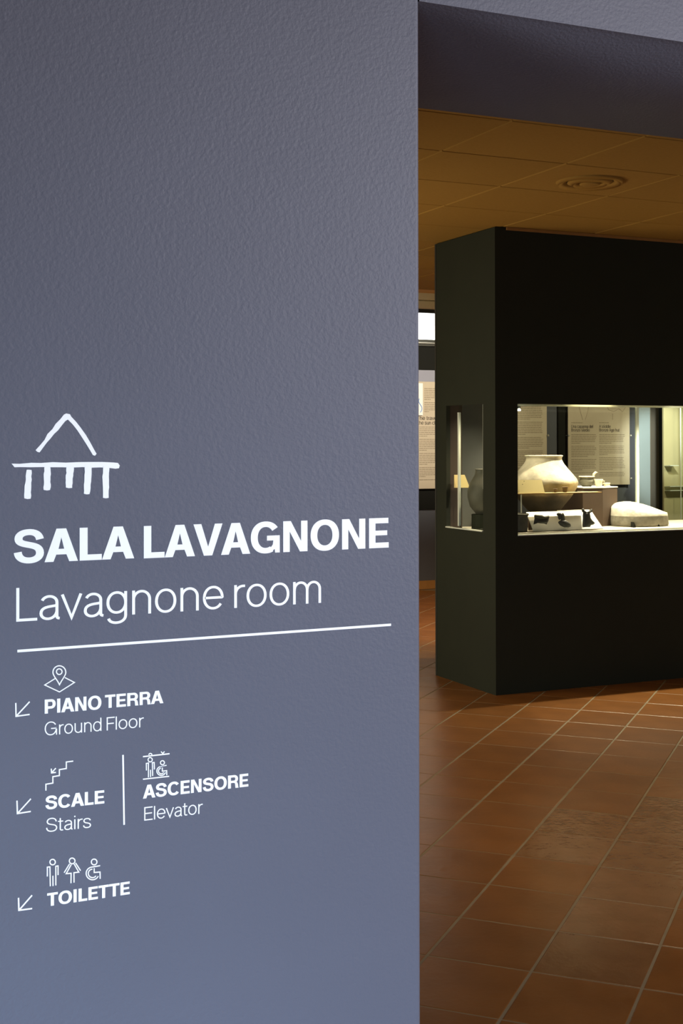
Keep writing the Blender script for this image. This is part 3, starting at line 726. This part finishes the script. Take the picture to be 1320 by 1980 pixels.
# ------------------------------------------------------------------ exhibits
PYc = 7.36
pc = PY(1051, 985, PYc)
PB = 1.085
riser = MB().lathe([(.0, DZ+.0005), (.12, DZ+.0005), (.12, PB-.0005), (0, PB-.0005)], (pc.x, PYc, 0), 28).build('pot_riser', M['black'])
tag(riser, 'dark round riser under the big pot', 'stand')
k_ = (PY(1117, 925, PYc).x - pc.x)
def zpx(y): return PY(1051, y, PYc).z - PB
rim = zpx(881)
RB = .238; 
prof = [(.0, 0), (.095, 0), (.115, .012), (.155, .055), (.198, .105), (.228, .150), (.241, .178), (.243, .200), (.233, .222), (.206, .252), (.171, .289), (.143, .322),
        (.129, .346), (.127, rim-.012), (.135, rim-.004), (.137, rim), (.131, rim+.003), (.123, rim-.004), (.118, rim-.02), (.125, rim-.05), (.16, rim-.10), (.10, rim-.12)]
sf = 0.93
prof = [(r*sf, z) for r, z in prof]
pot = empty('storage_jar', (pc.x, PYc, PB), 'large buff pottery storage jar with a flared rim behind the front glass', 'pot')
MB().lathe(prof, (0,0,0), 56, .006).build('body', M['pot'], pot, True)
# small lugs in a row on the shoulder
for a in (-118, -108, -96, -84, -60):
    aa = math.radians(a-20); rr = .231*sf
    MB().lathe([(.0,-.004),(.006,-.003),(.008,.002),(.005,.006),(.0,.007)], (rr*math.cos(aa), rr*math.sin(aa), .205), 8).build('lug', M['olive_pot'], pot, True)

# brown plinth right of the pot (its top carries three small vessels)
zT = PY(1165, 942, 7.25).z
A_ = PY(1105, 940, 7.25); B_ = PY(1165, 942, 7.25); C_ = PY(1193, 943, 7.33)
ax = B_.x - .16
pln = empty('brown_plinth', (B_.x, 7.25, DZ), 'tall brown plinth to the right of the big jar', 'plinth')
fp = [(ax, 7.25), (B_.x, 7.25), (C_.x, 7.33), (C_.x-.02, 7.54), (ax+.04, 7.58)]
MB().prism([(x-B_.x, y-7.25) for x, y in fp], .0005, zT-DZ-.006).build('plinth_body', M['plinth'], pln)
MB().prism([(x-B_.x+(.001 if x < B_.x else .003), y-7.25-.002) for x, y in fp], zT-DZ-.006, zT-DZ).build('plinth_top', M['board'], pln)

def at_top(px, Y=7.36): q_ = PY(px, 940, Y); return (q_.x, Y, zT)
mpx = lambda Y: Vector(PY(1101, 900, Y)-PY(1100, 900, Y)).length
u = mpx(7.4)
x_, y_, z_ = at_top(1134, 7.42)
bw = empty('carinated_bowl', (x_, y_, z_), 'small olive carinated bowl with a wide pale rim on the brown plinth', 'bowl')
MB().lathe([(0,0),(.024,0),(.040,.012),(.046,.026),(.046,.032),(.039,.042),(.038,.047),(.045,.056),(.043,.058),(.035,.048),(.036,.034),(.02,.012)], (0,0,0), 28, .01).build('body', M['olive_pot'], bw, True)
MB().lathe([(.0435,.0545),(.047,.0555),(.0475,.058),(.043,.0605),(.041,.0585)], (0,0,0), 28, .008).build('rim', M['buff'], bw, True)
MB().tube([(.040,.0,.050),(.047,0,.062),(.050,0,.072),(.058,0,.080),(.060,0,.086)], [.005,.006,.008,.006,.003], 8).build('handle', M['buff'], bw, True)
MB().tube([(.050,0,.070),(.064,-.004,.082),(.072,-.004,.080)], [.006,.005,.002], 8).build('horn', M['buff'], bw, True)
bw.scale = (1.17,)*3
x_, y_, z_ = at_top(1157, 7.35)
cp = empty('small_cup', (x_, y_, z_), 'small pale cup right of the carinated bowl on the brown plinth', 'cup')
MB().lathe([(0,0),(.016,0),(.021,.01),(.025,.034),(.028,.046),(.0265,.047),(.0225,.034),(.015,.008)], (0,0,0), 24, .015).build('body', M['buff'], cp, True)
MB().tube([(.024,-.008,.038),(.034,-.012,.034),(.032,-.012,.022),(.022,-.008,.016)], .004, 6).build('handle', M['buff'], cp, True)
cp.scale = (1.08,)*3
x_, y_, z_ = at_top(1173, 7.36)
sb = empty('tiny_spool', (x_, y_, z_), 'tiny pale clay spool at the right end of the brown plinth', 'spool')
MB().lathe([(0,0),(.021,0),(.023,.004),(.019,.010),(.019,.015),(.023,.021),(.021,.025),(0,.025)], (0,0,0), 20, .01).build('body', M['buff'], sb, True)

# glass shelf in front of the jar with plaque and two cups
zS = PY(1100, 952.5, 7.02).z
sx0, sx1 = 4.33, PY(1163, 950, 7.02).x
gs = empty('narrow_shelf', (sx0, 7.02, zS), 'narrow tan shelf crossing in front of the big jar', 'shelf')
MB().box((0, .002, -.006), (sx1-sx0, .085, 0)).build('shelf_plate', M['plaque'], gs)
MB().box((0, -.001, -.006), (sx1-sx0, .002, 0)).build('shelf_edge', M['tan_wood'], gs)
MB().tube([(.12, .080, -.006), (.12, .080, DZ-zS+.0006)], .004, 8).build('support', M['steel'], gs)
MB().tube([(sx1-sx0-.03, .08, -.004), (sx1-sx0-.03, .229, -.004)], .003, 8).build('support', M['steel'], gs)
pa, pb, pc1, pd = PY(985, 952, 7.03), PY(1053, 951.5, 7.03), PY(1047, 928, 7.07), PY(985, 928, 7.07)
plq = empty('tan_plaque', (pb.x, 7.03, zS), 'tan blank plaque leaning at the left end of the narrow shelf', 'plaque')
def slab(corners, th, org):
    V = [Vector(c)-Vector(org) for c in corners]; n_ = (V[1]-V[0]).cross(V[3]-V[0]).normalized()
    vv = V + [v - n_*th for v in V]
    return vv, [(0,1,2,3),(7,6,5,4),(0,4,5,1),(1,5,6,2),(2,6,7,3),(3,7,4,0)]
pa.z = pb.z = zS+.0005; pa.x = 4.335; pd.x = 4.335
vv, ff = slab([pa, pb, pc1, pd], .004, (pb.x, 7.03, zS)); link('plate', vv, ff, M['plaque'], plq)
for px_, py_ in ((1012, 931), (1009, 937)):
    q = PY(px_, py_, 7.05)
    MB().lathe([(0,0),(.004,0),(.003,.003),(0,.003)], (q.x-pb.x, q.y-7.03-.006, q.z-zS), 8).build('pin', M['dark_steel'], plq)
for px_, lab, sc_ in ((1073, 'tiny dark cup on the narrow tan shelf, nearer the tan plaque', .8), (1092, 'tiny brown cup on the narrow tan shelf, nearer the brown plinth', 1.15)):
    q = PY(px_, 950, 7.07)
    t_ = empty('tiny_cup', (q.x, 7.07, zS), lab, 'cup')
    MB().lathe([(0,.0005),(.010*sc_,.0005),(.013*sc_,.008*sc_),(.015*sc_,.024*sc_),(.018*sc_,.030*sc_),(.016*sc_,.031*sc_),(.013*sc_,.022*sc_),(.008*sc_,.006*sc_)], (0,0,0), 20, .02).build('body', M['brown_pot'], t_, True)

# sloping white board with three dark handles
b0, b1 = PZ(1026, 1023, DZ), PZ(1166, 1021, DZ)
b0 = PY(1031, 1023, 6.985); b1 = PY(1166, 1021, 6.985)
t0, t1 = PY(1017, 990, 7.13), PY(1142, 987, 7.13)
b0.z = b1.z = DZ+.008; t0.z = t1.z = (t0.z+t1.z)/2
brd = empty('sloping_board', (b0.x, 6.985, DZ), 'white sloping display board on the deck below the big jar', 'board')
og = (b0.x, 6.985, DZ)
vv, ff = slab([b0, b1, t1, t0], .005, og); link('face', vv, ff, M['board'], brd)
u0 = Vector((PY(1080, 984, 7.14).x, 7.135, t0.z))
MB().box((u0.x-og[0], .148, t0.z-DZ-.004), (t1.x-og[0], .175, t0.z-DZ+.004)).build('upper_ledge', M['board'], brd)
MB().prism([(t0.x-og[0]+.02, .15), (t0.x-og[0]+.05, .15), (t0.x-og[0]+.05, .155), (t0.x-og[0]+.02, .155)], .0005, t0.z-DZ-.006).build('prop', M['plinth'], brd)
MB().prism([(t1.x-og[0]-.06, .15), (t1.x-og[0]-.03, .15), (t1.x-og[0]-.03, .155), (t1.x-og[0]-.06, .155)], .0005, t0.z-DZ-.006).build('prop', M['plinth'], brd)

def board_y(z):   # depth of the board face at height z
    return 6.985 + (7.13-6.985)*(z-(DZ+.008))/(t0.z-DZ-.008)
def inflate(name, outline, depth, m, parent, org, crop, Y):
    """thick rounded body from a closed outline; outline in crop px mapped at depth Y"""
    pts = [PY(crop[1][0]+x/crop[0], crop[1][1]+y/crop[0], Y) for x, y in outline]
    c = sum(pts, Vector())/len(pts)
    V, Fc = [], []; n = len(pts)
    for (k, off) in ((.62, -1), (.9, -.6), (1.0, 0), (.9, .6), (.62, 1)):
        for p_ in pts:
            d = p_-c; V.append((c.x+d.x*k-org[0], Y+off*depth/2-org[1], c.z+d.z*k-org[2]))
    for j in range(4):
        for i in range(n): Fc.append((j*n+i, j*n+(i+1) % n, (j+1)*n+(i+1) % n, (j+1)*n+i))
    Fc.append(tuple(range(n-1, -1, -1))); Fc.append(tuple(4*n+i for i in range(n)))
    return link(name, V, Fc, m, parent, True)
c6 = (7.765, (990, 900))
def handle_thing(lab, pxbase, Y):
    q = PY(*pxbase, Y); return empty('pottery_handle', (q.x, Y, q.z), lab, 'pottery'), (q.x, Y, q.z)
Yh = 6.974
t_, og2 = handle_thing('dark broad pottery handle lying leftmost on the white sloping board', (1045, 1013), Yh)
inflate('body', [(318,885),(330,860),(345,862),(420,868),(480,874),(515,888),(528,860),(545,830),(552,790),(520,790),(440,798),(380,792),(335,778),(328,830)], .02, M['dark_pot'], t_, og2, c6, Yh)
inflate('upper_lip', [(328,745),(350,738),(440,742),(478,765),(500,768),(555,752),(560,775),(548,800),(500,800),(440,806),(370,802),(330,785)], .028, M['olive_pot'], t_, og2, c6, Yh)
t_, og2 = handle_thing('dark curled pottery handle with a round foot in the middle of the white board', (1092, 1020), Yh)
inflate('foot', [(690,860),(700,835),(740,815),(790,815),(840,845),(872,880),(875,920),(840,932),(780,930),(725,905)], .034, M['dark_pot'], t_, og2, c6, Yh)
inflate('stem', [(735,840),(725,790),(735,740),(748,712),(770,715),(780,750),(786,800),(800,835),(770,850)], .018, M['olive_pot'], t_, og2, c6, Yh)
inflate('horn', [(668,720),(690,706),(730,712),(740,740),(725,765),(732,800),(705,820),(690,790),(690,765),(672,745)], .016, M['dark_pot'], t_, og2, c6, Yh)
t_, og2 = handle_thing('dark two-horned pottery handle standing rightmost on the white board', (1138, 1021), Yh)
inflate('body', [(1055,930),(1052,900),(1056,850),(1062,790),(1058,735),(1062,700),(1100,700),(1160,700),(1165,740),(1170,780),(1195,820),(1232,855),(1240,870),(1215,890),(1180,895),(1165,925),(1120,925)], .024, M['dark_pot'], t_, og2, c6, Yh)
inflate('horn', [(1045,650),(1060,643),(1072,670),(1100,690),(1120,700),(1100,716),(1065,712),(1046,690)], .018, M['dark_pot'], t_, og2, c6, Yh)
inflate('horn', [(1198,655),(1185,650),(1175,672),(1155,690),(1120,700),(1140,716),(1180,710),(1200,688)], .018, M['dark_pot'], t_, og2, c6, Yh)

# dark square vessel at the extreme left of the opening
q0 = PY(1000, 1020, 7.05)
dv = empty('dark_tumbler', (q0.x+.0, 7.05, DZ), 'dark straight-sided vessel at the bottom left corner of the front opening', 'vessel')
MB().lathe([(0,.0005),(.062,.0005),(.064,.01),(.066,.105),(.070,.112),(.066,.114),(.060,.105),(.055,.02),(0,.012)], (0,0,0), 28, .004).build('body', M['dark_pot'], dv, True)
MB().lathe([(.0655,.100),(.0705,.104),(.0725,.112),(.068,.116),(.064,.113)], (0,0,0), 28).build('rim', M['olive_pot'], dv, True)

# pale stone fragment at the right
s0, s1 = PY(1193, 1015, 7.12), PY(1292, 1015, 7.12)
scx = (s0.x+s1.x)/2+.050; hw = (s1.x-s0.x)/2-.008
st = empty('stone_slab', (scx, 7.2, DZ), 'large pale domed stone fragment on the deck right of the brown plinth', 'stone')
V, Fc = [], []; n = 40
def ring(k, z, wob=0, dome=None):
    r_ = random.Random(int(k*100)+int(z*1000))
    for i in range(n):
        a = 2*math.pi*i/n; c_, s_ = math.cos(a), math.sin(a)
        x = hw*k*math.copysign(abs(c_)**.88, c_); y = .17*k*math.copysign(abs(s_)**.9, s_)+.035
        V.append((x+r_.uniform(-wob, wob), y+r_.uniform(-wob, wob), z if dome is None else dome(x, y)))
def dome(x, y):
    u_ = x/hw; t = (u_+.35)/1.35 if u_ > -.35 else (u_+.35)/.80
    s_ = max(0, 1-abs(t)**(1.7 if u_ > -.35 else 2.6)); yy = max(0, 1-abs((y-.065)/.20)**2)
    return .075 + .088*s_*(.12+.88*yy) + random.uniform(-.0010, .0010)
ring(.97, .0008, .002); ring(1.0, .012, .002); ring(1.0, .045, .0025); ring(.99, .070, .002); ring(.965, .078, .001, dome)
for k in (.9, .8, .65, .48, .3, .14): ring(k, 0, .001, dome)
nr = 11
for j in range(nr-1):
    for i in range(n): Fc.append((j*n+i, j*n+(i+1) % n, (j+1)*n+(i+1) % n, (j+1)*n+i))
Fc.append(tuple(range(n-1, -1, -1))); Fc.append(tuple((nr-1)*n+i for i in range(n)))
sb_ = link('stone_body', V, Fc, M['stone'], st, True)
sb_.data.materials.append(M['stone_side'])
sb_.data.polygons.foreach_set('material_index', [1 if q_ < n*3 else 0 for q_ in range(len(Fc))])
for px_, h_ in ((1222, .035), (1269, .016)):
    q = PY(px_, 1013, 7.09)
    inf = [(-.006, 0), (.010, 0), (.002, h_*.6), (-.004, h_)]
    Vv = [(q.x-scx+a, -.1365, b+.001) for a, b in inf] + [(q.x-scx+a, -.10, b+.001) for a, b in inf]
    link('chip', Vv, [(0,1,2,3),(7,6,5,4),(0,4,5,1),(1,5,6,2),(2,6,7,3),(3,7,4,0)], M['black'], st)

# things seen through the side slot
jr = empty('grey_jar', (4.305, 7.33, DZ+.1), 'dim grey rounded jar seen through the narrow side slot', 'pot')
MB().lathe([(0,0),(.045,0),(.085,.05),(.10,.11),(.10,.15),(.085,.20),(.055,.25),(.048,.28),(.052,.29),(.048,.292),(.042,.27),(.06,.2)], (0,0,0), 32, .008).build('body', M['jar'], jr, True)
tag(MB().lathe([(0,DZ+.0005),(.075,DZ+.0005),(.075,DZ+.0995),(0,DZ+.0995)], (4.305,7.33,0), 24).build('jar_riser', M['cab']), 'dark round riser under the grey jar in the side slot', 'stand')
a0, a1, a2, a3 = PY(878, 943, 7.46), PY(908, 943, 7.46), PY(898, 918, 7.485), PY(878, 918, 7.485)
# both hang on the lining wall behind
sp = empty('yellow_plaque', (a1.x, 7.46, a1.z), 'small yellow-tan plaque inside the narrow side slot', 'plaque')
vv, ff = slab([a0, a1, a2, a3], .004, (a1.x, 7.46, a1.z)); link('plate', vv, ff, M['plaque'], sp)
MB().tube([((a0.x+a1.x)/2-a1.x, .012, .0), ((a0.x+a1.x)/2-a1.x, .02, DZ-a1.z+.0006)], .004, 6).build('stem', M['dark_steel'], sp)

# ------------------------------------------------------------------ text panels on the far wall
def panel(name, x0, x1, z0, z1, label, headings, columns, Y=FY, off=.06, extras=None, group=None, body_top=None, lsp=.019, studs=()):
    t = empty(name, ((x0+x1)/2, Y-off, z0), label, 'panel')
    ox, oy, oz = (x0+x1)/2, Y-off, z0
    MB().bbox((x0-ox, 0, 0), (x1-ox, .012, z1-z0), .002).build('sheet', M['poster'], t)
    for (txt, hx, hz, cap, wid) in headings:
        lay, ink = layout(txt, lambda c: LIGHT(c, .15), .32)
        s = wid/ink if wid else cap*.95
        shp = []
        for c, sh, gx in lay:
            for q_ in sh:
                if q_[0] == 'poly': shp.append(('poly', [(a+gx, b) for a, b in q_[1]]))
                else: shp.append(('rib', [(a+gx, b) for a, b in q_[1]], *q_[2:]))
        tag(shapes_mesh('heading', shp, lambda x, y, h: Vector((hx-ox+x*s, -h, hz-oz+y*cap)), M['ink'], t, .0006), kind='stuff')
    mb = MB()
    for (cx0, cx1, zt_, zb_, sd) in columns:
        r_ = random.Random(sd); z = zt_
        para = r_.randint(5, 8); k = 0
        while z > zb_:
            k += 1
            end = cx1 - r_.uniform(0, .08)*(cx1-cx0)
            if k % para == 0: end = cx0 + (cx1-cx0)*r_.uniform(.3, .7)
            x = cx0
            while x < end:
                wd = min(r_.uniform(.012, .05), end-x)
                h_ = .0070
                mb.box((x-ox, -.0005, z-oz), (x+wd-ox, .001, z-oz+h_)); x += wd+.004
            z -= lsp
            if k % para == 0: z -= lsp*.8; para = r_.randint(5, 9); k = 0
    tag(mb.build('body_text', M['ink_mid'], t), kind='stuff')
    if extras: extras(t, ox, oy, oz)
    for (sx, sz) in studs:
        MB().lathe([(0,-.0),(.009,0),(.011,.004),(.009,.02),(0,.022)], (sx-ox, -.016, sz-oz-.01), 12).build('fixing_stud', M['steel'], t, True)
        MB().tube([(sx-ox, -.01, sz-oz), (sx-ox, off-.023, sz-oz)], .004, 6).build('stud_rod', M['steel'], t)
    return t
# panel 1: the sun chariot
L0 = PY(812, 738, FY-.06); L1 = PY(842, 945, FY-.06)
def ex1(t, ox, oy, oz):
    a, b = PY(817, 741, FY-.062), PY(817, 803, FY-.062)
    MB().box((5.75-ox, -.004, b.z-oz), (a.x-ox, .001, a.z-oz)).build('picture', M['white_print'], t)
    pts = [(a.x-ox-.03+.02*math.sin(k*.7), -.0045, b.z-oz+.03+k*.018) for k in range(9)]
    MB().tube(pts, .004, 6).build('drawing_line', M['blue_print'], t)
    MB().box((5.75-ox, -.005, b.z-oz-.006), (a.x-ox-.01, .001, b.z-oz)).build('picture_caption', M['ink'], t)
hx = L0.x - .07
z1_, z2_ = PY(828, 812, FY-.06).z, PY(828, 821, FY-.06).z
panel('text_panel', 5.70, 6.60, PY(828, 945, FY-.06).z, PY(828, 738, FY-.06).z, 'warm beige text panel in the gap left of the cabinet',
      [('The travel of', PY(805.5, 812, FY-.06).x, z1_, .040, .30), ('the sun cha', PY(807.5, 821, FY-.06).x, z2_, .040, .245)],
      [(6.36, 6.57, z2_-.03, PY(828, 930, FY-.06).z, 3), (6.42, 6.57, PY(828, 752, FY-.06).z, z1_+.08, 5)], extras=ex1,
      studs=((6.585, PY(840, 838, FY-.06).z),))
# panel 2 (partly hidden by the opening), panel 3: the hut
zz = lambda px, py: PY(px, py, FY-.06).z
xx = lambda px, py: PY(px, py, FY-.06).x
panel('text_panel', 7.12, xx(1057, 840), zz(1050, 945), 2.35, 'beige text panel behind the big jar, close-set lines and no title showing',
      [], [(7.18, 7.50, 2.1, 1.2, 11), (xx(1000, 840)-.02, xx(1050, 840), 2.1, 1.2, 12)], studs=((xx(1058.5, 842)-.003, zz(1058, 842)),))
def ex3(t, ox, oy, oz):
    for (pts) in ([(1117,770),(1120,790),(1126,812)], [(1140,772),(1136,795),(1131,812)], [(1117,778),(1125,782),(1134,776),(1141,782)],
                  [(1171,780),(1176,792),(1186,796),(1196,790),(1203,796),(1210,786)], [(1176,776),(1182,784),(1195,780),(1206,776)], [(1184,800),(1184,812)]):
        MB().tube([(xx(a, b)-ox, -.001, zz(a, b)-oz) for a, b in pts], .0022, 5).build('drawing_line', M['ink_soft'], t)
p3x0, p3x1 = xx(1098, 840), xx(1217, 840)
zb3 = zz(1150, 938)
ca, cb_ = xx(1104, 830), xx(1158, 830)
panel('text_panel', p3x0, p3x1, zb3, 2.35, 'beige two-column text panel about a Bronze Age hut, seen through the glass',
      [('Una capanna del', ca, zz(1104, 827.5), .036, xx(1146, 830)-ca), ('Bronzo Medio', ca, zz(1104, 834.5), .036, xx(1139.5, 830)-ca),
       ('A Middle', cb_, zz(1158, 827.5), .036, xx(1180, 830)-cb_), ('Bronze Age hut', cb_, zz(1158, 834.5), .036, xx(1197, 830)-cb_)],
      [(ca, xx(1153, 840), zz(1104, 841), zb3+.12, 21), (cb_, xx(1208, 840), zz(1158, 841), zb3+.08, 22),
       (ca, xx(1128, 840), zz(1104, 818), zz(1104, 818)-.005, 23), (cb_, xx(1178, 840), zz(1158, 818), zz(1158, 818)-.005, 24)],
      extras=ex3, studs=((p3x0-.004, zz(1096, 842)), (p3x1+.004, zz(1217, 842)), (p3x1+.008, zz(1219, 925))))

# dark recess strip between the panels, pale pilaster, taupe pilaster
def pil(name, x0, x1, z0, z1, m, label, cat, th):
    t = MB().bbox((x0, FY-th, z0), (x1, FY-.001, z1), .004).build(name, m); return tag(t, label, cat)
t = pil('trim_2', xx(1082, 840), xx(1096, 840), 0.0, 3.29, M['black'], 'dark upright strip left of the hut text panel', None, .03); tag(t, kind='structure')
t = pil('trim_3', xx(1236, 840), xx(1258, 840), 0.0, 3.29, M['pale_blue'], 'pale blue upright wall strip seen through the right of the case', None, .05); tag(t, kind='structure')
t = pil('trim_4', xx(1258.5, 840), xx(1276, 840), 0.0, 3.29, M['taupe'], 'taupe upright wall strip beside the pale blue one', None, .04); tag(t, kind='structure')
# second showcase far right, olive backing and glass shelves
Y2 = 11.4
def x2(px): return PY(px, 850, Y2+.3).x
sc2 = empty('far_showcase', (x2(1283), Y2, 0), 'olive-backed showcase beyond the cabinet at the right edge', 'showcase')
xo = x2(1283)
MB().bbox((0, .30, .62), (1.4, .33, 2.3), .003).build('back_board', M['olive'], sc2)
MB().bbox((-.03, 0, 0), (1.42, .34, .62), .004).build('base', M['cab'], sc2)
MB().bbox((-.03, 0, 2.3), (1.42, .34, 2.6), .004).build('head', M['cab'], sc2)
MB().box((-.012, 0, .62), (-.004, .008, 2.3)).build('corner_edge', M['edge'], sc2)
MB().box((0, 0, .62), (1.39, .006, 2.3)).build('glass_pane', M['glass'], sc2)
for py_ in (942, 950, 901):
    z = PY(1300, py_, Y2).z
    MB().box((0, .20, z-.003), (1.38 if py_ != 901 else .12, .29, z+.001)).build('glass_shelf', M['frosted'], sc2)
    MB().box((0, .192, z-.004), (1.38 if py_ != 901 else .12, .199, z+.003)).build('shelf_edge', M['edge'], sc2)
spot('far_case_light', (x2(1283)+.5, Y2-1.5, 2.3), (x2(1283)+.4, Y2+.3, 1.2), 130, (1.0, 0.93, 0.72), 60, .8, .04)

# ------------------------------------------------------------------ round ceiling diffuser
vc = (3.875, 5.523)
vt = empty('ceiling_diffuser', (*vc, CZ-.003), 'round ringed air diffuser set in the tan ceiling', 'vent')
def ringm(r0, r1, z0, z1):
    return MB().lathe([(r0, z0+.001), (r0+.004, z0), (r1-.004, z1), (r1, z1+.002), (r1-.002, z1+.006), (r0+.002, z0+.006)], (0,0,0), 48)
def ringf(r0, z0, r1, z1, nm):
    V, Fc = [], []
    pr = [(r0, z0), (r1, z1), (r1, z1+.003), (r0, z0+.003)]; n = 48
    for r_, z in pr:
        for i in range(n): a = 2*math.pi*i/n; V.append((r_*math.cos(a), r_*math.sin(a), z))
    for j in range(4):
        for i in range(n): Fc.append((j*n+i, ((j+1) % 4)*n+i, ((j+1) % 4)*n+(i+1) % n, j*n+(i+1) % n))
    return link(nm, V, Fc, M['ceil'], vt, True)
ringf(.158, -.018, .172, -.0005, 'outer_ring'); ringf(.118, -.0025, .158, -.018, 'ring'); ringf(.085, -.020, .115, -.006, 'ring'); ringf(.062, -.004, .085, -.020, 'ring')
MB().lathe([(0,-.019),(.042,-.019),(.052,-.015),(.052,-.010),(0,-.010)], (0,0,0), 40).build('centre_disc', M['ceil'], vt, True)
MB().lathe([(0,-.0012),(.12,-.0012),(.12,-.0005),(0,-.0005)], (0,0,0), 40).build('dark_throat', M['black'], vt)
